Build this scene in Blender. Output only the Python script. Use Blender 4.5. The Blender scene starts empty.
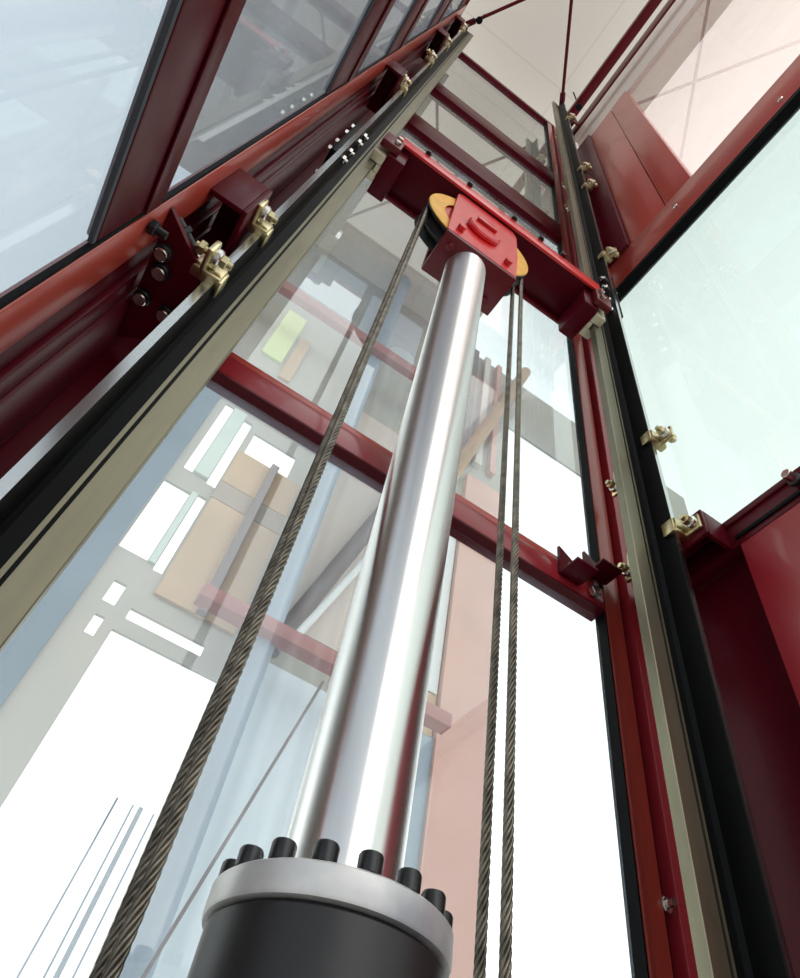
import bpy, bmesh, math, random
from mathutils import Vector, Matrix
random.seed(4)
PI = math.pi
C = bpy.context.scene.collection
EYE = 1.2            # camera height above the pit floor; heights below are given above the camera and lifted by EYE

# ------------------------------------------------------------------ materials
def nt(name):
    m = bpy.data.materials.new(name); m.use_nodes = True
    n = m.node_tree; n.nodes.clear()
    out = n.nodes.new('ShaderNodeOutputMaterial')
    return m, n, out
def principled(name, col, rough=.4, metal=0., coat=0., bump=0., bscale=60., var=0., vscale=3., spec=.5, stretch=None, rvar=0., col2=None):
    m, n, out = nt(name)
    b = n.nodes.new('ShaderNodeBsdfPrincipled')
    b.inputs['Base Color'].default_value = (*col, 1)
    b.inputs['Roughness'].default_value = rough
    b.inputs['Metallic'].default_value = metal
    b.inputs['Coat Weight'].default_value = coat
    b.inputs['Coat Roughness'].default_value = .08
    b.inputs['Specular IOR Level'].default_value = spec
    n.links.new(b.outputs[0], out.inputs[0])
    tc = n.nodes.new('ShaderNodeTexCoord'); mp = n.nodes.new('ShaderNodeMapping')
    n.links.new(tc.outputs['Object'], mp.inputs[0])
    if stretch: mp.inputs['Scale'].default_value = stretch
    if var > 0 or col2:
        no = n.nodes.new('ShaderNodeTexNoise'); no.inputs['Scale'].default_value = vscale; no.inputs['Detail'].default_value = 5
        n.links.new(mp.outputs[0], no.inputs[0])
        mx = n.nodes.new('ShaderNodeMix'); mx.data_type = 'RGBA'
        c2 = col2 if col2 else tuple(max(0, c*(1-var)) for c in col)
        mx.inputs[6].default_value = (*col, 1); mx.inputs[7].default_value = (*c2, 1)
        rp = n.nodes.new('ShaderNodeMapRange'); rp.inputs[1].default_value = .38; rp.inputs[2].default_value = .62
        n.links.new(no.outputs[0], rp.inputs[0]); n.links.new(rp.outputs[0], mx.inputs[0])
        n.links.new(mx.outputs[2], b.inputs['Base Color'])
    if rvar > 0:
        no2 = n.nodes.new('ShaderNodeTexNoise'); no2.inputs['Scale'].default_value = vscale*2.3; no2.inputs['Detail'].default_value = 4
        n.links.new(mp.outputs[0], no2.inputs[0])
        r2 = n.nodes.new('ShaderNodeMapRange'); r2.inputs[3].default_value = max(0, rough-rvar); r2.inputs[4].default_value = rough+rvar
        n.links.new(no2.outputs[0], r2.inputs[0]); n.links.new(r2.outputs[0], b.inputs['Roughness'])
    if bump > 0:
        nb = n.nodes.new('ShaderNodeTexNoise'); nb.inputs['Scale'].default_value = bscale; nb.inputs['Detail'].default_value = 3
        n.links.new(mp.outputs[0], nb.inputs[0])
        bp = n.nodes.new('ShaderNodeBump'); bp.inputs['Strength'].default_value = bump; bp.inputs['Distance'].default_value = .002
        n.links.new(nb.outputs[0], bp.inputs['Height']); n.links.new(bp.outputs[0], b.inputs['Normal'])
    return m
def glass(name, tint, refl=1.0, haze=0.0, hazecol=(.8,.85,.9), smear=0.0):
    # thin architectural pane: clear transmission, mirror reflection by Fresnel, and a film of dust
    m, n, out = nt(name)
    tr = n.nodes.new('ShaderNodeBsdfTransparent'); tr.inputs[0].default_value = (*tint, 1)
    gl = n.nodes.new('ShaderNodeBsdfGlossy'); gl.inputs['Roughness'].default_value = 0.0
    # Schlick reflectance, the same from either face of the pane
    def mth(op, a, b=None):
        k = n.nodes.new('ShaderNodeMath'); k.operation = op
        if isinstance(a, (int, float)): k.inputs[0].default_value = a
        else: n.links.new(a, k.inputs[0])
        if b is not None:
            if isinstance(b, (int, float)): k.inputs[1].default_value = b
            else: n.links.new(b, k.inputs[1])
        return k.outputs[0]
    ge = n.nodes.new('ShaderNodeNewGeometry'); dt = n.nodes.new('ShaderNodeVectorMath'); dt.operation = 'DOT_PRODUCT'
    n.links.new(ge.outputs['Incoming'], dt.inputs[0]); n.links.new(ge.outputs['Normal'], dt.inputs[1])
    c5 = mth('POWER', mth('SUBTRACT', 1., mth('ABSOLUTE', dt.outputs['Value'])), 5.)
    mul = n.nodes.new('ShaderNodeMath'); mul.operation = 'MULTIPLY'; mul.inputs[1].default_value = refl; mul.use_clamp = True
    n.links.new(mth('ADD', mth('MULTIPLY', c5, .96), .04), mul.inputs[0])
    mx = n.nodes.new('ShaderNodeMixShader')
    n.links.new(mul.outputs[0], mx.inputs[0]); n.links.new(tr.outputs[0], mx.inputs[1]); n.links.new(gl.outputs[0], mx.inputs[2])
    last = mx
    if haze > 0:
        df = n.nodes.new('ShaderNodeBsdfDiffuse'); df.inputs[0].default_value = (*hazecol, 1)
        tl = n.nodes.new('ShaderNodeBsdfTranslucent'); tl.inputs[0].default_value = (*hazecol, 1)
        ad = n.nodes.new('ShaderNodeMixShader'); ad.inputs[0].default_value = .6
        n.links.new(df.outputs[0], ad.inputs[1]); n.links.new(tl.outputs[0], ad.inputs[2])
        m2 = n.nodes.new('ShaderNodeMixShader')
        tc = n.nodes.new('ShaderNodeTexCoord'); no = n.nodes.new('ShaderNodeTexNoise'); no.inputs['Scale'].default_value = 3.5; no.inputs['Detail'].default_value = 6
        n.links.new(tc.outputs['Object'], no.inputs[0])
        mr = n.nodes.new('ShaderNodeMapRange'); mr.inputs[1].default_value = .35; mr.inputs[2].default_value = .7
        mr.inputs[3].default_value = haze*(1-smear); mr.inputs[4].default_value = haze*(1+smear)
        n.links.new(no.outputs[0], mr.inputs[0]); n.links.new(mr.outputs[0], m2.inputs[0])
        n.links.new(mx.outputs[0], m2.inputs[1]); n.links.new(ad.outputs[0], m2.inputs[2])
        last = m2
    n.links.new(last.outputs[0], out.inputs[0])
    return m
def ceiling_mat():
    m, n, out = nt('ceiling_panels')
    b = n.nodes.new('ShaderNodeBsdfPrincipled'); b.inputs['Roughness'].default_value = .8
    tc = n.nodes.new('ShaderNodeTexCoord'); mp = n.nodes.new('ShaderNodeMapping'); mp.inputs['Location'].default_value = (.15, .35, 0)
    br = n.nodes.new('ShaderNodeTexBrick')
    br.inputs['Color1'].default_value = (.84, .79, .70, 1); br.inputs['Color2'].default_value = (.80, .75, .66, 1); br.inputs['Mortar'].default_value = (.76, .70, .62, 1)
    br.inputs['Scale'].default_value = 1; br.inputs['Mortar Size'].default_value = .006; br.inputs['Brick Width'].default_value = 1.2; br.inputs['Row Height'].default_value = .9
    br.offset = 0
    n.links.new(tc.outputs['Object'], mp.inputs[0]); n.links.new(mp.outputs[0], br.inputs[0]); n.links.new(br.outputs[0], b.inputs['Base Color']); n.links.new(b.outputs[0], out.inputs[0])
    return m
M = {}
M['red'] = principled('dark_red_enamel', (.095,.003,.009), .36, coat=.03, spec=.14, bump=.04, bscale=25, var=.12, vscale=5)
M['redorange'] = principled('orange_red_enamel_and_glare', (.46,.058,.038), .30, coat=.2, bump=.03, bscale=12, var=.1, vscale=3)  # cladding's own colour; on stiles and beads it paints the light
M['redlight'] = principled('red_panel_and_lit_faces', (.34,.020,.030), .28, coat=.3, bump=.03, bscale=12, var=.1, vscale=3)  # lower panel's own red; on the back beam a lit copy of the frame red
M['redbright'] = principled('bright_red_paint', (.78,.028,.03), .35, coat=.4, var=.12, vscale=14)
M['redxh'] = principled('red_paint_shaded', (.16,.004,.010), .42, coat=.1, var=.2, vscale=10)  # shaded copy of the bright red, for undersides and backs
M['yellow'] = principled('yellow_paint', (1.0,.50,.02), .4, var=.15, vscale=40)
M['chrome'] = principled('polished_chrome', (.98,.97,.945), .30, 1., rvar=.02, vscale=3, stretch=(1,1,.15))
_n = M['chrome'].node_tree; _b = [q for q in _n.nodes if q.type == 'BSDF_PRINCIPLED'][0]
_t = _n.nodes.new('ShaderNodeTangent'); _t.direction_type = 'RADIAL'; _t.axis = 'Z'; _n.links.new(_t.outputs[0], _b.inputs['Tangent'])
_b.inputs['Anisotropic'].default_value = .95; _b.inputs['Anisotropic Rotation'].default_value = .25   # ground rod: grinding marks run around it
M['machined'] = principled('machined_rail_steel', (.24,.22,.15), .42, .85, var=.18, vscale=8, stretch=(4,4,.5), rvar=.08)
M['railblack'] = principled('black_rail_paint', (.003,.0033,.0036), .5, var=.4, vscale=6, spec=.12)
M['railedge'] = principled('worn_rail_edge', (.62,.62,.60), .22, 1.)
M['black'] = principled('black_paint', (.018,.017,.018), .42, var=.3, vscale=8)
M['blackbolt'] = principled('black_oxide', (.012,.012,.013), .35)
M['flange'] = principled('flange_steel', (.86,.84,.80), .42, .35, col2=(.40,.41,.44), vscale=9, rvar=.12)
M['gold'] = principled('yellow_zinc', (.72,.62,.36), .3, 1., var=.25, vscale=40)
M['zinc'] = principled('bright_zinc', (.8,.78,.72), .25, 1.)
M['nylon'] = principled('cream_nylon', (.74,.66,.46), .5, var=.15, vscale=20)
M['rope'] = principled('oiled_wire_rope', (.24,.215,.17), .36, .85, var=.5, vscale=60)
M['gasket'] = principled('grey_gasket', (.07,.072,.08), .6, spec=.2)
M['gasketblack'] = principled('black_gasket', (.004,.004,.005), .6, spec=.1)
M['palestrip'] = principled('pale_trim_paint', (.72,.62,.55), .4)
M['clear'] = glass('clear_glass', (.93,.96,.95), 1.3, .02, (.75,.85,.95), .8)
M['clearback'] = glass('clear_glass_dusty', (.88,.92,.92), 1.6, .07, (.72,.85,1.), .9)
M['rightglass'] = glass('greenish_glass', (.70,.745,.73), 1.0, .06, (.85,.93,.9), .5)
M['leftglass'] = glass('grey_glass', (.58,.62,.655), .6, .10, (.8,.86,.95), .5)
M['roseglass'] = glass('rose_tinted_glass', (.87,.79,.77), 1.1, .05, (.9,.8,.78), .5)
M['wallwarm'] = principled('warm_beige_plaster', (.52,.49,.43), .8, var=.12, vscale=1)
M['wallgrey'] = principled('grey_white_plaster', (.70,.73,.76), .8, var=.05, vscale=.8)
M['tan'] = principled('tan_plaster', (.62,.43,.27), .7, var=.12, vscale=2)
M['tanband'] = principled('tan_band', (.42,.34,.27), .7)
M['peach'] = principled('peach_plaster', (.76,.46,.38), .7, var=.08, vscale=2)
M['mint'] = principled('pale_mint_panel', (.66,.76,.68), .6)
M['icewhite'] = principled('ice_white_paint', (.80,.88,.93), .6, var=.04, vscale=1)
M['limepanel'] = principled('lime_panel', (.70,.80,.38), .6)
M['bluegrey'] = principled('blue_grey_paint', (.36,.43,.50), .5, var=.1, vscale=2)
M['umber'] = principled('brown_grey_paint', (.22,.17,.16), .5)
M['whitepaint'] = principled('white_paint', (.82,.84,.83), .4)
M['reflectedred'] = principled('frame_reflection_red', (.42,.17,.15), .5)  # stands for the red frame mirrored in the back glass
M['concrete'] = principled('pit_concrete', (.52,.50,.47), .85, bump=.3, bscale=30, var=.25, vscale=2)
M['ceiling'] = ceiling_mat()
M['aluminium'] = principled('grey_aluminium', (.42,.43,.44), .4, .6)

# ------------------------------------------------------------------ mesh helpers (all in world coordinates)
class MB:
    def __init__(s): s.bm = bmesh.new()
    def _place(s, vs, mat):
        for v in vs: v.co = mat @ v.co
    def box(s, x0, x1, y0, y1, z0, z1, bev=0., mat=None, seg=2):
        g = bmesh.ops.create_cube(s.bm, size=1.0)
        vs = g['verts']
        for v in vs:
            v.co = Vector(((x0+x1)/2 + v.co.x*(x1-x0), (y0+y1)/2 + v.co.y*(y1-y0), (z0+z1)/2 + v.co.z*(z1-z0)))
        if bev > 0:
            es = list({e for v in vs for e in v.link_edges})
            r = bmesh.ops.bevel(s.bm, geom=es, offset=bev, segments=seg, affect='EDGES', profile=.5)
            vs = list({v for f in r['faces'] for v in f.verts} | {v for v in vs if v.is_valid})
        if mat is not None: s._place(vs, mat)
        return s
    def cyl(s, a, b, r, seg=24, r2=None, bev=0., phase=0.):
        a = Vector(a); b = Vector(b); d = b-a; r2 = r if r2 is None else r2
        q = d.to_track_quat('Z', 'Y').to_matrix().to_4x4(); q.translation = a
        L = d.length
        prof = [(0, 0), (r-bev, 0)] + ([(r, bev)] if bev else []) + ([(r2, L-bev)] if bev else []) + [(r2-bev, L), (0, L)]
        if not bev: prof = [(0,0),(r,0),(r2,L),(0,L)]
        return s.lathe(prof, q, seg, phase)
    def lathe(s, prof, mat=None, seg=48, phase=0.):
        mat = mat or Matrix.Identity(4)
        rings = []
        for (r, z) in prof:
            if r < 1e-7: rings.append([s.bm.verts.new(mat @ Vector((0,0,z)))])
            else: rings.append([s.bm.verts.new(mat @ Vector((r*math.cos(phase+2*PI*k/seg), r*math.sin(phase+2*PI*k/seg), z))) for k in range(seg)])
        for A, B in zip(rings, rings[1:]):
            for k in range(seg):
                k2 = (k+1) % seg
                if len(A) == 1 and len(B) == 1: continue
                if len(A) == 1: s.bm.faces.new((A[0], B[k2], B[k]))
                elif len(B) == 1: s.bm.faces.new((A[k], A[k2], B[0]))
                else: s.bm.faces.new((A[k], A[k2], B[k2], B[k]))
        return s
    def prism(s, pts, vec):
        vec = Vector(vec)
        A = [s.bm.verts.new(Vector(p)) for p in pts]; B = [s.bm.verts.new(Vector(p)+vec) for p in pts]
        s.bm.faces.new(A[::-1]); s.bm.faces.new(B)
        for k in range(len(A)):
            k2 = (k+1) % len(A); s.bm.faces.new((A[k], A[k2], B[k2], B[k]))
        return s
    def hexnut(s, a, b, r, hole=0): return s.cyl(a, b, r, 6, bev=r*.12)
    def build(s, name, mat, parent=None, smooth=True, angle=35):
        bmesh.ops.recalc_face_normals(s.bm, faces=s.bm.faces)
        me = bpy.data.meshes.new(name)
        vs = [v.co for v in s.bm.verts]
        if parent is not None: base = parent.matrix_world.translation.copy() if parent.get('_w') is None else Vector(parent['_w'])
        else:
            lo = [min(v[i] for v in vs) for i in range(3)]; hi = [max(v[i] for v in vs) for i in range(3)]
            base = Vector(((lo[0]+hi[0])/2, (lo[1]+hi[1])/2, lo[2]))
        for v in s.bm.verts: v.co -= base
        if smooth:
            for f in s.bm.faces: f.smooth = True
            for e in s.bm.edges:
                if len(e.link_faces) == 2 and e.calc_face_angle(0) > math.radians(angle): e.smooth = False
        s.bm.to_mesh(me); s.bm.free()
        me.materials.append(M[mat])
        o = bpy.data.objects.new(name, me); C.objects.link(o)
        if parent is None:
            o.location = base + Vector((0,0,EYE)); o['_w'] = tuple(base)
        else:
            o.parent = parent; o['_w'] = tuple(base)     # parts share their parent's origin
        return o
def thing(name, label, cat, base, group=None):
    o = bpy.data.objects.new(name, None); C.objects.link(o)
    o.empty_display_size = .05
    o.location = Vector(base)+Vector((0,0,EYE)); o['_w'] = tuple(base)
    o['label'] = label; o['category'] = cat
    if group: o['group'] = group
    return o
def tag(o, label, cat, group=None):
    o['label'] = label; o['category'] = cat
    if group: o['group'] = group
    return o
def struct(o): o['kind'] = 'structure'; return o
def box(*a, **k): return MB().box(*a, **k)

FLOOR = -1.2
XL, XR, YB, YF = -.20, .76, .62, -.80       # inner faces of the shaft frame
GX_L, GX_R, GY = -.208, .79, .640           # glazing planes
TOP = 5.62

# ------------------------------------------------------------------ shaft frame: posts
def post(x0,x1,y0,y1,label, extra=None, group='corner posts of the red lift frame', m='red', z0=FLOOR, z1=TOP):
    t = thing('steel_post', label, 'post', ((x0+x1)/2,(y0+y1)/2,z0), group)
    box(x0,x1,y0,y1,z0,z1,bev=.003).build('column', m, t)
    return t
# back left: glazing post, light on its inner face put into the orange paint, then stepped channel to the corner
t = thing('steel_post', 'dark red ribbed steel corner post behind the left guide rail', 'post', (-.25,.53,FLOOR))
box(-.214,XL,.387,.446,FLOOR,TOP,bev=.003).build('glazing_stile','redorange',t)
box(-.216,-.2115,.447,.497,FLOOR,TOP,bev=.001).build('column','red',t)
box(-.216,-.204,.4975,.529,FLOOR,TOP,bev=.003).build('flute','red',t)
box(-.262,-.200,.530,.620,FLOOR,TOP,bev=.004).build('flute','red',t)
box(-.262,-.135,.621,.68,FLOOR,TOP,bev=.003).build('glazing_stile','red',t)
box(-.2065,-.2015,.3815,.3865,FLOOR,TOP).build('gasket','gasketblack',t)
# back right
t = thing('steel_post', 'dark red stepped steel corner post beside the right guide rail', 'post', (.76,.65,FLOOR))
box(.679,.717,YB,.646,FLOOR,TOP,bev=.003).build('glazing_stile','redorange',t)  # glancing gloss on the stile painted in as orange-red
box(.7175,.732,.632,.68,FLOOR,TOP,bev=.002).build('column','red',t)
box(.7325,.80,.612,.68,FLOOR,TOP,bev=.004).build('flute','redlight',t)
box(.768,.80,.575,.6115,FLOOR,TOP,bev=.004).build('flute','red',t)
box(.6765,.6787,.6215,.6455,FLOOR,TOP).build('gasket','gasketblack',t)
# front posts (behind the camera, they show in the chrome)
post(-.26,XL,YF-.06,YF,'dark red front corner post of the lift shaft, left of the entrance')
post(XR,.82,YF-.06,YF,'dark red front corner post of the lift shaft, right of the entrance')

# ------------------------------------------------------------------ cross beams
def beam_back(z0,z1,label,dy=0.,th=.036,lip=True):
    t = thing('cross_beam', label, 'beam', (.24,YB+.03,z0))
    if lip: box(XL+.066,.6775,YB+dy+.001,YB+dy+th,z0-.003,z0-.0002).build('soffit_shade','red',t)  # dark strip puts the shade under the beam into colour
    box(XL+.066,.6775,YB+dy,YB+dy+th,z0,z1-(.016 if lip else 0),bev=.003).build('web','redlight' if lip else 'red',t)  # web and bead lighter than the frame red: lit front painted in
    if lip: box(XL+.066,.6775,YB+dy+.006,YB+dy+th,z1-.0145,z1+.006,bev=.0025).build('glazing_bead','redorange',t)
    return t
B0 = beam_back(.886,.952,'dark red horizontal beam crossing the middle of the back glass')
beam_back(2.93,3.13,'lowest of the three dark red beams above the pulley crosshead',lip=False,dy=-.005)
beam_back(3.86,4.06,'middle one of three dark red beams near the shaft top',lip=False,dy=-.005)
def beam_left(z0,z1,label,y1=.3785):
    t = thing('cross_beam', label, 'beam', (-.23,-.2,z0))
    box(-.213,XL,YF+.001,y1,z0,z1,bev=.003).build('web','red',t)
    h = z1-z0
    box(XL+.0003,XL+.004,YF+.001,y1,z0+h*.62,z0+h*.86,bev=.0015).build('rib','red',t)
    box(-.2065,-.2015,YF+.001,y1,z0-.008,z0-.0005).build('gasket','gasket',t)
    return t
beam_left(.613,.768,'wide dark red beam between the two large left glass panes')
beam_left(1.565,1.85,'dark red beam above the grey left glass pane, near the rail splice')
beam_left(2.31,2.66,'dark red left beam in the upper corner, above the splice plate')
beam_left(3.35,3.85,'short dark red left beam seen at the top picture edge')
beam_left(4.9,5.2,'highest dark red left beam beside the rail top')
# right wall
t = thing('cross_beam','red beam over the solid lower panel on the right side','beam',(.79,-.2,.925))
box(XR,.796,YF+.001,.574,.925,.975,bev=.003).build('web','red',t)
box(XR-.004,.796,YF+.001,.574,.9755,.990,bev=.003).build('glazing_bead','red',t)
box(XR-.004,XR-.0005,-.5,.40,.936,.944,bev=.001).build('rib','gasketblack',t)
t = thing('cross_beam','orange-red right beam with underside shaded black, above the pale glass','beam',(.79,-.2,2.245))
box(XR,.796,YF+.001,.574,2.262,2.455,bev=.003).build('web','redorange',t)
box(XR+.001,.796,YF+.001,.574,2.238,2.2615).build('shade_strip','gasketblack',t)  # black layer standing in for shade on the beam's underside
t = thing('cross_beam','narrow dark red beam along the upper right ceiling edge','beam',(.79,-.2,4.86))
box(XR,.80,YF+.001,.574,4.86,5.02,bev=.003).build('web','red',t)
t = thing('ledge_trim','pale pinkish trim strip under the upper right ceiling beam','trim',(.79,-.2,4.30))
box(XR,.80,YF+.001,.499,4.62,4.80,bev=.003).build('upper_strip','palestrip',t)
box(XR+.015,.80,YF+.001,.499,4.36,4.6195,bev=.003).build('lower_strip','palestrip',t)
# red plates of the right wall
t = thing('cladding_panel','tall orange-red steel plate left of the upper right glass','panel',(.79,.27,2.4555))
box(XR+.004,.80,.247,.4,2.4555,4.355,bev=.002).build('plate','redorange',t)
box(XR+.002,.80,.14,.2435,2.4555,4.355,bev=.002).build('plate','redorange',t)
box(XR-.012,.80,.401,.574,2.4555,4.355,bev=.003).build('stile','red',t)
for (yy,zz) in ((.22,2.36),(-.143,2.30)):
    o = MB().cyl((XR-.006,yy,zz),(XR,yy,zz),.008,16,bev=.002).build('screw_head','zinc',None)
    tag(o, 'small screw head on the orange-red beam, %s' % ('below the panel crease' if yy>0 else 'close to the right picture edge'), 'screw')
t = thing('cladding_panel','glossy red lower wall panel at the right picture edge','panel',(.785,-.2,FLOOR))
box(XR,.796,.02,.398,FLOOR,.9245,bev=.002).build('plate','redlight',t)
t = thing('cladding_panel','dark recessed red panel between right rail and glossy panel','panel',(.81,.45,FLOOR))
box(.790,.80,.399,.574,FLOOR,.9245).build('plate','red',t)

# ------------------------------------------------------------------ glass (windows of the shaft)
win_n = [0]
def pane(x0,x1,y0,y1,z0,z1,mat):
    win_n[0] += 1
    o = box(x0,x1,y0,y1,z0,z1).build('window_%d' % win_n[0], mat, None, smooth=False); return struct(o)
pane(XL+.067,.6755,GY,GY+.001,FLOOR,.8828,'clearback')
pane(XL+.067,.6755,GY,GY+.001,.959,2.929,'clearback')
pane(XL+.067,.6755,GY,GY+.001,3.131,3.859,'clear')
pane(XL+.067,.6755,GY,GY+.001,4.061,TOP-.03,'clear')
pane(GX_L,GX_L+.001,YF+.001,.3865,FLOOR,.6125,'leftglass')
pane(GX_L,GX_L+.001,YF+.001,.3865,.7685,1.5645,'leftglass')
pane(GX_L,GX_L+.001,YF+.001,.3865,1.8505,2.3095,'leftglass')
pane(GX_L,GX_L+.001,YF+.001,.3865,2.6605,3.3495,'leftglass')
pane(GX_L,GX_L+.001,YF+.001,.3865,3.8505,4.8995,'leftglass')
pane(GX_R,GX_R+.001,YF+.001,.574,.9905,2.237,'rightglass')
pane(GX_R,GX_R+.001,YF+.001,.0195,FLOOR,.9245,'rightglass')
pane(GX_R,GX_R+.001,YF+.001,.1395,2.456,4.359,'roseglass')

# ------------------------------------------------------------------ top: tie rods and top frame
ZR = 5.55; HZ = 6.2
def rod(a, b, label):
    t = thing('tie_rod', label, 'rod', a)
    a = Vector(a); b = Vector(b); d = (b-a).normalized()
    MB().cyl(a, b, .011, 12).build('bar','red',t)
    MB().cyl(a-d*.0, a+d*.10, .019, 12).build('end_fork','red',t)
    return t
rod((-.16,.50,ZR), (.73,-.74,ZR), 'thin dark red tie rod running from the left rail top')
rod((.70,.50,ZR+.03), (-.17,-.74,ZR+.03), 'thin dark red tie rod running up from the right rail top')
def lug(x,y,label):
    t = thing('rod_anchor', label, 'bracket', (x,y,ZR-.06))
    MB().cyl((x,y,ZR-.05),(x,y,ZR-.018),.022,20,bev=.004).build('disc','gasketblack',t)
    MB().cyl((x,y,ZR-.02),(x,y,HZ-.001),.005,10).build('stud','gasketblack',t)
    return t
lug(-.08,.40,'small black round lug beside the left tie rod end')
lug(.78,.42,'black round lug beside the right tie rod end')
for (a,b,l) in (((XL-.06,XR+.06,YB,.68),None,'topmost dark red back beam, right below the cross-braced ceiling'),
              ((XL-.06,XR+.06,YF-.06,YF),None,'top frame beam over the shaft front'),
              ((-.262,XL,YF+.001,.619),None,'top frame beam along the left shaft side'),
              ((XR,.822,YF+.001,.619),None,'top frame beam along the right shaft side')):
    o = box(a[0],a[1],a[2],a[3],TOP+.001,TOP+.08,bev=.003).build('top_beam','red',None); tag(o,l,'beam')

# ------------------------------------------------------------------ guide rails (T profile, blades facing one another)
RY = .50
def tprofile(sx, xt):
    # returns blade, neck+flange outlines in plan; sx = +1 for blade tip at xt and flange further +x
    X = lambda d: xt + sx*d
    blade = [(X(0),RY-.0078),(X(.0012),RY-.0088),(X(.0265),RY-.0088),(X(.0265),RY+.0088),(X(.0012),RY+.0088),(X(0),RY+.0078)]
    body = [(X(.0267),RY-.0062),(X(.0300),RY-.0062),(X(.0302),RY-.0064),(X(.036),RY-.006),(X(.051),RY-.006),(X(.055),RY-.012),(X(.058),RY-.045),(X(.0592),RY-.0465),(X(.0592),RY+.0465),(X(.058),RY+.045),(X(.055),RY+.012),(X(.051),RY+.006),(X(.036),RY+.006),(X(.0302),RY+.0064),(X(.0300),RY+.0062),(X(.0267),RY+.0062)]
    back = [(X(.0594),RY-.0465),(X(.070),RY-.0455),(X(.070),RY+.0455),(X(.0594),RY+.0465)]
    sh = [[(X(.0302),RY+q*.0066),(X(.0302),RY+q*.0092),(X(.0345),RY+q*.0092),(X(.0345),RY+q*.0066)] for q in (-1,1)]
    return blade, body, back, sh
def rail(sx, xt, label, joint):
    t = thing('guide_rail', label, 'rail', (xt+sx*.035,RY,FLOOR))
    bl, bo, ba, sh = tprofile(sx, xt)
    zt = 5.56
    for z0, z1 in ((FLOOR+.012, joint-.0006),(joint+.0006, zt)):
        MB().prism([(x,y,z0) for x,y in bl],(0,0,z1-z0)).build('blade','machined',t,angle=20)
        for q in sh: MB().prism([(x,y,z0) for x,y in q],(0,0,z1-z0)).build('shoulder_strip','machined',t,angle=20)
        MB().prism([(x,y,z0) for x,y in bo],(0,0,z1-z0)).build('web','railblack',t,angle=20)
        MB().prism([(x,y,z0) for x,y in ba],(0,0,z1-z0)).build('flange_back','railedge',t,angle=20)['label'] = 'bright worn steel flange edge'
    xb = xt+sx*.0705
    fp = box(min(xb,xb+sx*.014),max(xb,xb+sx*.014),RY-.043,RY+.043,joint-.15,joint+.15,bev=.002).build('splice_plate','railblack',t)
    for k in range(4):
        zz = joint + (-.122,-.05,.05,.122)[k]
        for s in (-1,1):
            m = MB(); m.cyl((xt+sx*.0575,RY+s*.029,zz),(xt+sx*.0495,RY+s*.029,zz),.0095,6,bev=.0012); m.cyl((xt+sx*.0495,RY+s*.029,zz),(xt+sx*.044,RY+s*.029,zz),.005,12)
            m.build('nut','zinc',fp)
            m = MB(); m.cyl((xb+sx*.014,RY+s*.029,zz),(xb+sx*.023,RY+s*.029,zz),.0095,6,bev=.0012); m.build('bolt_head','zinc',fp)
    return t
rail(-1, -.0606, 'left T-shaped guide rail with olive steel blade and black flange', 1.70)
rail(+1, .620, 'right T-shaped guide rail rising beside the pale right glass', 2.03)

# ------------------------------------------------------------------ rail brackets and clips
def clip_mesh(sx, x, y, z, sy, t, big=1.0, bare=False):
    # forged clip gripping the flange edge: x = flange back plane, y = flange edge
    b = MB()
    b.box(min(x-sx*.016,x+sx*.022*big),max(x-sx*.016,x+sx*.022*big),min(y-sy*.007,y+sy*.010),max(y-sy*.007,y+sy*.010),z-.017*big,z+.017*big,bev=.003)
    b.box(min(x-sx*.019,x-sx*.012),max(x-sx*.019,x-sx*.012),min(y-sy*.018,y+sy*.006),max(y-sy*.018,y+sy*.006),z-.016*big,z+.016*big,bev=.002)
    b.box(min(x+sx*.005,x+sx*.013),max(x+sx*.005,x+sx*.013),min(y,y+sy*.038),max(y,y+sy*.038),z-.017*big,z+.017*big,bev=.003)
    c = b.build('clip','gold',t)
    h = MB(); h.cyl((x+sx*.005,y+sy*.024,z),(x-sx*.004,y+sy*.024,z),.012,20,bev=.002); h.build('washer','zinc',c)
    h = MB(); h.cyl((x-sx*.0042,y+sy*.024,z),(x-sx*.013,y+sy*.024,z),.009,6,bev=.0012); h.cyl((x-sx*.013,y+sy*.024,z),(x-sx*.019,y+sy*.024,z),.005,12); h.build('nut','gold',c)
    h = MB(); h.cyl((x+sx*.013,y+sy*.024,z),(x+sx*.03,y+sy*.024,z),.0052,12); h.cyl((x+sx*.018,y+sy*.024,z),(x+sx*.026,y+sy*.024,z),.010,6,bev=.001); h.build('bolt','gold',c)
    return c
def bracket(sx, x, xw, z, label, group=None, h=.05, clips=(-1,1), yo=.075):
    # angle plate standing behind the rail flange and an arm to the shaft frame
    t = thing('rail_bracket', label, 'bracket', (xw,RY,z-h), group)
    x0 = x+sx*.0125
    box(min(x0,x0+sx*.008),max(x0,x0+sx*.008),RY-yo-.01,RY+yo,z-h,z+h,bev=.002).build('face_plate','red',t)
    box(min(x0+sx*.008,xw),max(x0+sx*.008,xw),RY-yo-.01,RY-yo-.002,z-h,z+h,bev=.001).build('side_plate','red',t)
    box(min(x0+sx*.0085,xw),max(x0+sx*.0085,xw),RY-yo,RY+yo,z+h-.008,z+h,bev=.001).build('top_plate','red',t)
    for s in clips: clip_mesh(sx, x, RY+s*.0465, z, s, t)
    return t
def stray_clip(sx, x, z, s, label, big=1.0):
    t = thing('rail_clip', label, 'clip', (x,RY+s*.05,z), 'gold rail clips without a bracket')
    clip_mesh(sx, x, RY+s*.0465, z, s, t, big)
    t.children[0].name = 'jaw'
    return t
xr = .690; xl = -.1306
bracket(+1, xr, XR, .955, 'red bracket with large gold clip beside the right guide rail', h=.030, clips=(-1,1), yo=.078)
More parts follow.
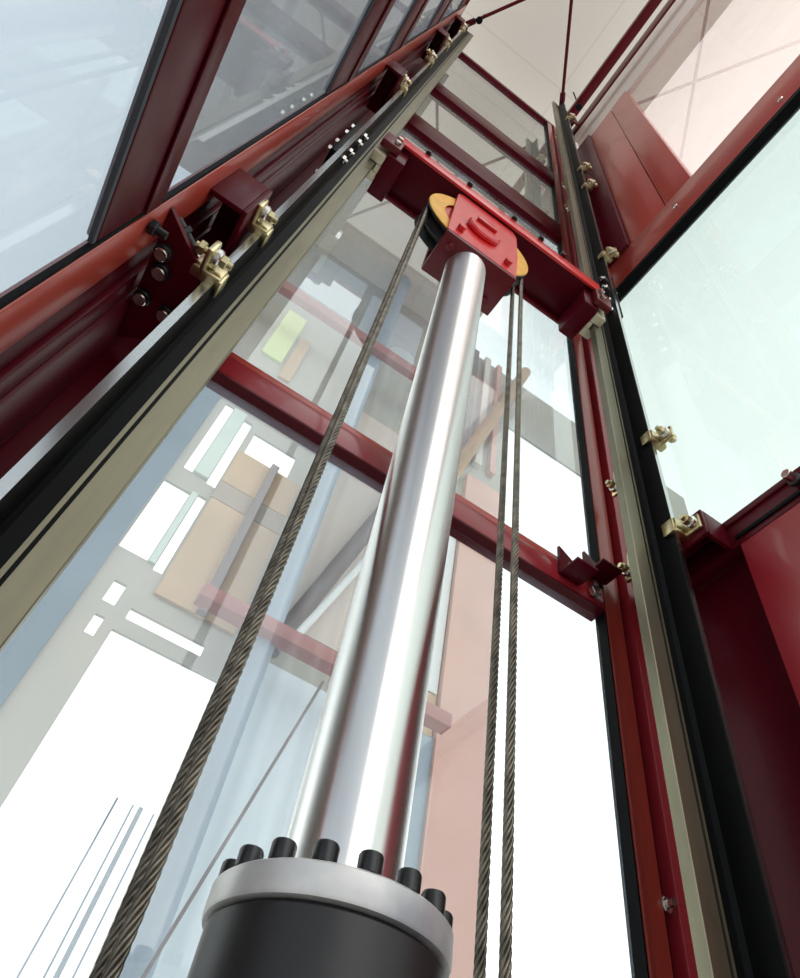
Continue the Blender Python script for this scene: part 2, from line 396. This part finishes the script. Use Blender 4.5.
bracket(+1, xr, XR-.013, 3.42, 'upper right rail bracket with two pale curved clips', h=.03, clips=(), yo=.05)
for z,s,l in ((1.235,-1,'gold clip sticking out over the pale glass, right rail'),(1.205,1,'small gold clip on the hidden side of the right rail'),
              (3.56,-1,'upper one of two curved clips high on the right rail'),(3.24,-1,'lower one of two curved clips high on the right rail'),
              (2.34,-1,'gold clip just above the row of nuts, right rail'),(3.68,1,'tiny clip left of the right rail, level with upper curved clip'),(3.29,1,'tiny clip left of the right rail, just above the lowest upper beam')):
    stray_clip(+1, xr, z, s, l)
bracket(-1, xl, XL, 1.01, 'dark red box-shaped bracket with gold clip beside the left rail', h=.06, clips=(-1,1), yo=.072)
stray_clip(-1, xl, .815, -1, 'gold clip under the box bracket on the left rail', 1.0)
bracket(-1, xl, XL, 2.48, 'dark red bracket with bright clip above the left rail splice', h=.06, clips=(-1,1))
bracket(-1, xl, XL, 3.95, 'dark red bracket with shiny clips near the left rail top', h=.08, clips=(-1,1))
bracket(-1, xl, XL, 5.0, 'uppermost dark bracket at the very top of left rail', h=.1, clips=(-1,))
stray_clip(-1, xl, 3.25, -1, 'small bright clip between the two top left brackets')
bracket(+1, xr, XR-.013, 4.9, 'dark red bracket at the very top of the right rail', h=.1, clips=(-1,1), yo=.05)

# left corner gusset plate with four bolts, at the height of the wide left beam
t = thing('gusset_plate','pinkish red gusset plate with bright bolt heads, left corner','plate',(-.18,.5,.80))
MB().prism([(-.199,.40,.800),(-.136,.455,.800),(-.133,.56,.800),(-.199,.60,.800)],(0,0,.008)).build('plate','red',t)
for (x,y) in ((-.188,.522),(-.180,.476),(-.155,.525),(-.186,.452)):
    b = MB().cyl((x,y,.798),(x,y,.789),.011,20,bev=.001).build('bolt','blackbolt',t)
    MB().cyl((x,y,.7888),(x,y,.7835),.0085,18,bev=.001).build('bolt_tip','zinc',b)
t = thing('threaded_rod','dark threaded rod with pale nut under the left gold clip','rod',(-.16,.50,.86))
MB().cyl((-.203,.44,.865),(-.150,.475,.862),.006,12).build('shank','blackbolt',t)
MB().hexnut((-.164,.466,.8627),(-.157,.4705,.8623),.011).build('nut','zinc',t)
MB().hexnut((-.193,.4466,.8643),(-.186,.4512,.864),.011).build('nut','blackbolt',t)
t = thing('stud_bolt','small dark bolt sticking from the lit left post face','bolt',(XL,.405,.745))
MB().cyl((XL,.405,.745),(XL+.022,.405,.745),.005,12).build('shank','blackbolt',t)
MB().hexnut((XL+.002,.405,.745),(XL+.010,.405,.745),.010).build('nut','blackbolt',t)
# post-side junction plates at the back right corner
def cleat(x, y0, z, w, h, label):
    t = thing('angle_cleat', label, 'cleat', (x,YB-.02,z))
    MB().prism([(x,YB-.001,z),(x+w,YB-.001,z),(x+w,YB-.001,z+h*.55),(x,YB-.001,z+h)],(0,-.006,0)).build('upright','red',t)
    box(x,x+w,YB-.05,YB-.0072,z-.006,z,bev=.001).build('foot','red',t)
    b = MB(); b.cyl((x+w*.5,YB-.0072,z+h*.35),(x+w*.5,YB-.013,z+h*.35),.008,18,bev=.001); b.build('bolt','zinc',t)
    return t
cleat(.572,.60,.905,.045,.065,'left one of two small red angle cleats on the middle beam')
cleat(.632,.60,.945,.045,.055,'right one of two small red angle cleats, next to the post')
o = MB().hexnut((.648,YB-.002,.905),(.648,YB-.014,.905),.011).build('bolt_head','zinc',None); tag(o,'round bright bolt head under the right angle cleat','bolt')
t = thing('post_bolt','small pale bolt low on the red post beside right rail','bolt',(.72,.634,.425))
MB().hexnut((.7245,.6335,.425),(.7245,.620,.425),.010).build('head','zinc',t)
MB().cyl((.7245,.6195,.425),(.7245,.610,.425),.005,12).build('tip','zinc',t)
t = thing('pin_bolt','grey pin on the right beam close to the picture edge','bolt',(XR,.275,.96))
MB().cyl((XR-.0045,.275,.962),(XR-.030,.275,.962),.008,16,bev=.001).build('shank','zinc',t)
MB().cyl((XR-.0045,.275,.962),(XR-.012,.275,.962),.011,16,bev=.001).build('washer','blackbolt',t)

# ------------------------------------------------------------------ hydraulic cylinder and ram
CX, CY = .231, .500
t = thing('hydraulic_cylinder','black hydraulic cylinder with steel flange at the picture bottom','cylinder',(CX,CY,FLOOR))
T = Matrix.Translation((CX,CY,0))
MB().lathe([(.0475,.186),(.080,.186),(.0838,.1825),(.0838,FLOOR+.02),(.11,FLOOR+.02),(.11,FLOOR+.001),(.0475,FLOOR+.001),(.0475,.186)],T,96).build('barrel','black',t)
fl = MB().lathe([(.0475,.2085),(.0855,.2085),(.0878,.2065),(.0878,.189),(.0865,.1865),(.0475,.1865),(.0475,.2085)],T,128).build('flange','flange',t)
for k in range(16):
    a = math.radians(-90+11.25+22.5*k)
    x, y = CX+.0775*math.cos(a), CY+.0775*math.sin(a)
    MB().lathe([(0,.2090),(.0085,.2090),(.0088,.2205),(.0078,.2225),(.0048,.2225),(.0044,.2165),(0,.2165)],Matrix.Translation((x,y,0)),20).build('socket_bolt','blackbolt',t)
RT = 1.545
o = MB().lathe([(0,FLOOR+.03),(.0460,FLOOR+.03),(.0460,RT-.012),(.0405,RT-.001),(0,RT-.001)],T,128).build('piston_rod','chrome',None)
tag(o,'long polished chrome piston rod rising out of the cylinder','rod')

# ------------------------------------------------------------------ crosshead, pulley block, pulley
PZ = 1.713; PX = .232; R0 = .1370
t = thing('pulley_block','bright red pulley housing sitting on top of the piston rod','pulley housing',(.24,.5,RT))
box(.148,.336,.450,.556,RT,RT+.014,bev=.003).build('base_plate','redxh',t)
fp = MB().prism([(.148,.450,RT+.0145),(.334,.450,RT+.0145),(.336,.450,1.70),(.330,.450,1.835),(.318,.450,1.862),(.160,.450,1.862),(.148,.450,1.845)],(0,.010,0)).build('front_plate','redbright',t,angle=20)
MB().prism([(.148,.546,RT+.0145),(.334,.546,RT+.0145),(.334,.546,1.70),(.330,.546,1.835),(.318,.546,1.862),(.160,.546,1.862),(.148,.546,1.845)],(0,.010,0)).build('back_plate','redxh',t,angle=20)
MB().cyl((PX,.4499,PZ-.03),(PX,.436,PZ-.03),.045,40,bev=.004).build('axle_boss','redbright',fp)
MB().box(PX-.028,PX+.028,.428,.4355,PZ-.018,PZ-.002,bev=.002).build('lock_plate','redbright',fp)
for x,z in ((.176,1.60),(.306,1.60)):
    MB().hexnut((x,.4498,z),(x,.438,z),.010).build('bolt','redbright',fp)
for x,y in ((.172,.475),(.306,.53)):
    MB().hexnut((x,y,RT-.0002),(x,y,RT-.010),.009).build('bolt','redxh',t)
# pulley (sits in the housing, its own piece)
A = Matrix.Translation((PX,.464,PZ)) @ Matrix.Rotation(-PI/2,4,'X')
W = MB().lathe([(.0,.002),(.1045,.002),(.1045,.056),(.0,.056)],A,64).build('pulley_wheel','redbright',t)
MB().lathe([(.105,-.001),(.144,-.001),(.1465,.0015),(.1465,.004),(.136,.010),(.1312,.014),(.136,.018),(.1445,.0295),(.1455,.031),(.136,.042),(.1312,.046),(.136,.050),(.1465,.058),(.1465,.061),(.144,.0615),(.105,.0615),(.105,-.001)],A,96).build('rim','black',W)
MB().lathe([(.102,-.0030),(.1445,-.0030),(.146,-.0012),(.102,-.0012),(.102,-.0030)],A,96).build('face_ring','yellow',W)
# crosshead
t = thing('crosshead_beam','red crosshead beam spanning the two rails above the pulley','beam',(.28,.5,1.80))
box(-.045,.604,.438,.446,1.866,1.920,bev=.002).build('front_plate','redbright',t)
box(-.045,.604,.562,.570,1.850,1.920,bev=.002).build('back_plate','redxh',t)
box(-.045,.604,.4465,.5615,1.872,1.880,bev=.001).build('web_plate','red',t)  # dark red here paints the shade beneath the crosshead
box(-.045,.604,.4465,.5615,1.908,1.916,bev=.001).build('top_plate','redxh',t)
for x in (.035,.165,.31,.40,.475):
    b = MB(); b.cyl((x,.436,1.920),(x,.436,1.950),.0045,10); b.cyl((x,.436,1.9205),(x,.436,1.930),.0085,6); b.build('stud','blackbolt',t)
for sx,x in ((-1,-.045),(1,.604)):
    s = MB(); s.box(min(x,x-sx*.045),max(x,x-sx*.045),.456,.560,1.775,1.8715,bev=.003); s.build('end_block','red',t)
    g_ = MB()
    for y0,y1 in ((.466,.4905),(.5095,.534)):
        g_.box(min(x+sx*.001,x+sx*.034),max(x+sx*.001,x+sx*.034),y0,y1,1.775,1.90,bev=.003)
    g_.box(min(x+sx*.001,x+sx*.012),max(x+sx*.001,x+sx*.012),.491,.509,1.775,1.90)
    g_.build('guide_shoe','nylon',t)['label'] = 'cream nylon guide shoe gripping the rail'
    h = MB(); h.box(min(x-sx*.02,x+sx*.030),max(x-sx*.02,x+sx*.030),.436,.4555,1.79,1.865,bev=.003); h.build('shoe_cheek','redxh',t)
    for zz in (1.81,1.85):
        MB().hexnut((x-sx*.005,.4358,zz),(x-sx*.005,.427,zz),.008).build('bolt','zinc',t)

# ------------------------------------------------------------------ wire ropes over the pulley
def rope(y, label):
    R = .0050
    path = []
    step = .0036
    z = FLOOR+.006
    xL, xR_ = PX-R0, PX+R0
    while z < PZ: path.append(Vector((xL,y,z))); z += step
    n = 110
    for k in range(n+1):
        a = PI - PI*k/n
        path.append(Vector((PX+R0*math.cos(a), y, PZ+R0*math.sin(a))))
    z = PZ-step
    while z > FLOOR+.006: path.append(Vector((xR_,y,z))); z -= step
    NS = 36
    bm = bmesh.new(); prev = None; s = 0.; lay = .052
    for i, p in enumerate(path):
        if i: s += (p-path[i-1]).length
        tg = (path[min(i+1,len(path)-1)]-path[max(i-1,0)]).normalized()
        u = Vector((0,1,0)); v = tg.cross(u).normalized()
        ring = []
        for k in range(NS):
            al = 2*PI*k/NS
            w = (al % (PI/3)) - PI/6
            d = 2*R/3; rs = R/3*1.04
            r = d*math.cos(w) + math.sqrt(max(0, rs*rs-(d*math.sin(w))**2))
            th = al + 2*PI*s/lay
            ring.append(bm.verts.new(p + r*(u*math.cos(th)+v*math.sin(th))))
        if prev:
            for k in range(NS): bm.faces.new((prev[k],prev[(k+1)%NS],ring[(k+1)%NS],ring[k]))
        else: bm.faces.new(ring[::-1])
        prev = ring
    bm.faces.new(prev)
    m = MB(); m.bm.free(); m.bm = bm
    o = m.build('wire_rope','rope',None,angle=80); return tag(o,label,'rope','wire ropes over the pulley')
rope(.477,'braided steel rope in the front pulley groove, right one of the right pair')
rope(.509,'braided steel rope in the rear pulley groove, left one of the right pair')

# ------------------------------------------------------------------ the hall around the shaft
HX0, HX1, HY1, HZ = -1.0, 4.2, 2.6, 6.2
struct(box(-7,7,-7,5,FLOOR-.2,FLOOR).build('floor','concrete',None,smooth=False))
# back wall with openings: cells of a grid, leaving out the windows
def wall_grid(name, x0,x1,z0,z1,y0,y1,holes,mat,n):
    xs = sorted({x0,x1,*[h[0] for h in holes],*[h[1] for h in holes]}); zs = sorted({z0,z1,*[h[2] for h in holes],*[h[3] for h in holes]})
    m = MB()
    for a,b in zip(xs,xs[1:]):
        for c,d in zip(zs,zs[1:]):
            mx,mz = (a+b)/2,(c+d)/2
            if any(h[0]<mx<h[1] and h[2]<mz<h[3] for h in holes): continue
            m.box(a,b,y0,y1,c,d)
    o = m.build(name,mat,None,smooth=False); return struct(o)
holes = [(-.15,-.10,2.80,3.47),(-.01,.04,2.78,3.42),(.08,.36,3.14,3.36),
         (-.19,-.05,2.15,2.66),(-.01,.035,2.12,2.68),
         (-.12,-.065,1.86,1.98),(-.11,-.07,1.69,1.79),(0,.35,1.83,1.89),
         (-.02,.46,-.9,1.76),
         (.86,.96,2.92,3.35),
         (1.88,4.1,-1.2,5.3)]
wall_grid('wall_back',HX0,HX1,FLOOR,HZ,HY1,HY1+.02,holes,'wallwarm',0)
struct(box(-2.02,1.30,-1.1,HY1+.12,HZ+.001,HZ+.15).build('ceiling','ceiling',None,smooth=False))
# wall cladding seen through the back glass
def clad(x0,x1,z0,z1,mat,label,d=.02,name='wall_panel',cat='panel'):
    o = box(x0,x1,HY1-d,HY1-.0005,z0,z1).build(name,mat,None,smooth=False); return tag(o,label,cat)
clad(.05,.44,2.84,3.13,'tan','upper tan wall panel beyond the back glass, under the bright window')
clad(.05,.44,2.0,2.69,'tan','lower tan wall panel beyond the back glass')
clad(.045,.44,2.695,2.835,'tanband','brown-grey band between the two tan wall panels')
clad(-.095,-.015,2.80,3.45,'mint','pale mint panel between the two upper slit windows')
clad(-.045,-.015,2.14,2.66,'mint','narrow pale mint strip beside the lower slit window')
clad(-.16,-.01,4.15,4.85,'limepanel','pale lime panel in the upper back glass')
clad(.02,.10,4.0,4.6,'tan','small tan panel right of the lime one')
clad(1.53,1.875,1.0,4.2,'peach','tall peach wall panel behind the right ropes',.05)
clad(1.30,1.52,2.25,3.6,'whitepaint','pale wall panel right of the chrome rod')
clad(1.30,1.52,2.0,2.24,'tan','tan block under the pale panel, right of the rod')
clad(1.46,1.58,1.0,1.99,'bluegrey','grey door-like panel right of the rod bottom',.03)
clad(-.45,-.20,1.2,3.5,'bluegrey','blue-grey wall strip just right of the left rail')
clad(.62,1.45,.2,1.95,'icewhite','pale blue-white wall panel behind the cylinder')
o = box(.245,.29,HY1-.06,HY1-.021,2.0,3.13).build('mullion','umber',None); tag(o,'thin grey upright crossing the tan wall panels','mullion')
def column(x,y,r,z0,z1,mat,label,name='column',cat='column'):
    o = MB().lathe([(0,z0),(r,z0),(r,z1),(0,z1)],Matrix.Translation((x,y,0)),32).build(name,mat,None); return tag(o,label,cat)
column(.53,2.42,.065,FLOOR,HZ,'bluegrey','round blue-grey column beyond the back glass')
o = MB().cyl((.60,2.50,1.95),(1.16,2.50,4.0),.045,16).build('brace','umber',None); tag(o,'dark diagonal brace beyond the back glass','brace')
o = MB().cyl((.67,2.42,2.02),(1.15,2.42,3.45),.019,12).build('pipe','whitepaint',None); tag(o,'thin white diagonal pipe beside the dark brace','pipe')
o = box(.20,1.45,2.30,2.38,1.88,1.95,bev=.003).build('reflected_beam','reflectedred',None); tag(o,'faded red reflection of a frame beam, low beyond the back glass','beam')  # solid stand-in for a frame reflection in the back glass
o = box(-.6,1.3,2.30,2.36,4.55,4.66,bev=.003).build('reflected_beam','reflectedred',None); tag(o,'faded red reflection of a frame beam, high beyond the back glass','beam')  # also a mirrored frame beam, built as solid geometry
o = MB().cyl((1.30,2.42,3.75),(2.35,2.42,7.35) if 0 else (1.95,2.42,6.1),.05,16).build('brace','tan',None); tag(o,'brown diagonal reflection, modelled solid, right of the piston rod','brace')  # brown reflection in the glass, added as a solid bar
for k,(x,w) in enumerate(((1.32,.07),(1.45,.05),(1.58,.06),(1.72,.05))):
    o = box(x,x+w,HY1-.05,HY1-.0005,4.4,HZ-.01).build('upright_fin',('palestrip','umber','palestrip','peach')[k],None)
    tag(o, ('first','second','third','fourth')[k]+' upright wall fin right of the rod, counted from the rod', 'fin')
o = MB().cyl((.775,2.2,1.70),(.10,2.2,FLOOR+.002),.006,10).build('stay_wire','umber',None); tag(o,'thin dark slanting wire left of the cylinder, beyond the glass','wire')
clad(-.20,.28,5.25,6.05,'wallgrey','left one of two light panels high beyond the back glass')
clad(.36,.90,5.05,5.95,'wallgrey','right one of two light panels high beyond the back glass')
clad(.62,.98,2.2,4.2,'palestrip','beige-pink wall panel behind the dark diagonal brace',.01)
# mast and wires outside the big window
for k,(xa,xb) in enumerate(((.30,.22),(.36,.30),(.39,.335),(.44,.37))):
    o = MB().cyl((xa*1.5,3.9,1.75),(xb*1.5,3.9,-.5),.006 if k!=2 else .014,8).build('cable','bluegrey',None)
    tag(o, ('leftmost thin','second thin','thick pale','rightmost thin')[k]+' outdoor cable seen through the bright lower window','cable')

# ------------------------------------------------------------------ daylight
w = bpy.data.worlds.new('sky'); bpy.context.scene.world = w; w.use_nodes = True
n = w.node_tree; n.nodes.clear()
out = n.nodes.new('ShaderNodeOutputWorld'); bg = n.nodes.new('ShaderNodeBackground')
tc = n.nodes.new('ShaderNodeTexCoord'); sep = n.nodes.new('ShaderNodeSeparateXYZ'); rmp = n.nodes.new('ShaderNodeValToRGB')
rmp.color_ramp.elements[0].position = .0; rmp.color_ramp.elements[0].color = (.55,.56,.58,1)
rmp.color_ramp.elements[1].position = 1.; rmp.color_ramp.elements[1].color = (1.05,1.11,1.09,1)
e = rmp.color_ramp.elements.new(.2); e.color = (1.3,1.27,1.26,1)
e = rmp.color_ramp.elements.new(.6); e.color = (1.12,1.13,1.12,1)
n.links.new(tc.outputs['Generated'], sep.inputs[0]); n.links.new(sep.outputs['Z'], rmp.inputs[0]); n.links.new(rmp.outputs[0], bg.inputs[0])
bg.inputs[1].default_value = 1.0
n.links.new(bg.outputs[0], out.inputs[0])

# ------------------------------------------------------------------ camera
cam = bpy.data.cameras.new('camera'); co = bpy.data.objects.new('camera', cam); C.objects.link(co)
R = ((0.82817171,-0.54136095,0.14512045),(0.51107378,0.62313344,-0.59203742),(0.23007654,0.5644759,0.79273687))
mw = Matrix(((R[0][0],-R[1][0],-R[2][0],0),(R[0][1],-R[1][1],-R[2][1],0),(R[0][2],-R[1][2],-R[2][2],EYE),(0,0,0,1)))
co.matrix_world = mw
cam.sensor_fit = 'HORIZONTAL'; cam.sensor_width = 36; cam.lens = 702.09/800*36; cam.clip_start = .02
sc = bpy.context.scene; sc.camera = co
sc.view_settings.view_transform = 'Standard'; sc.view_settings.look = 'None'; sc.view_settings.gamma = 1; sc.view_settings.use_curve_mapping = False
sc.view_settings.exposure = 0.9
for o in bpy.data.objects:
    if '_w' in o: del o['_w']
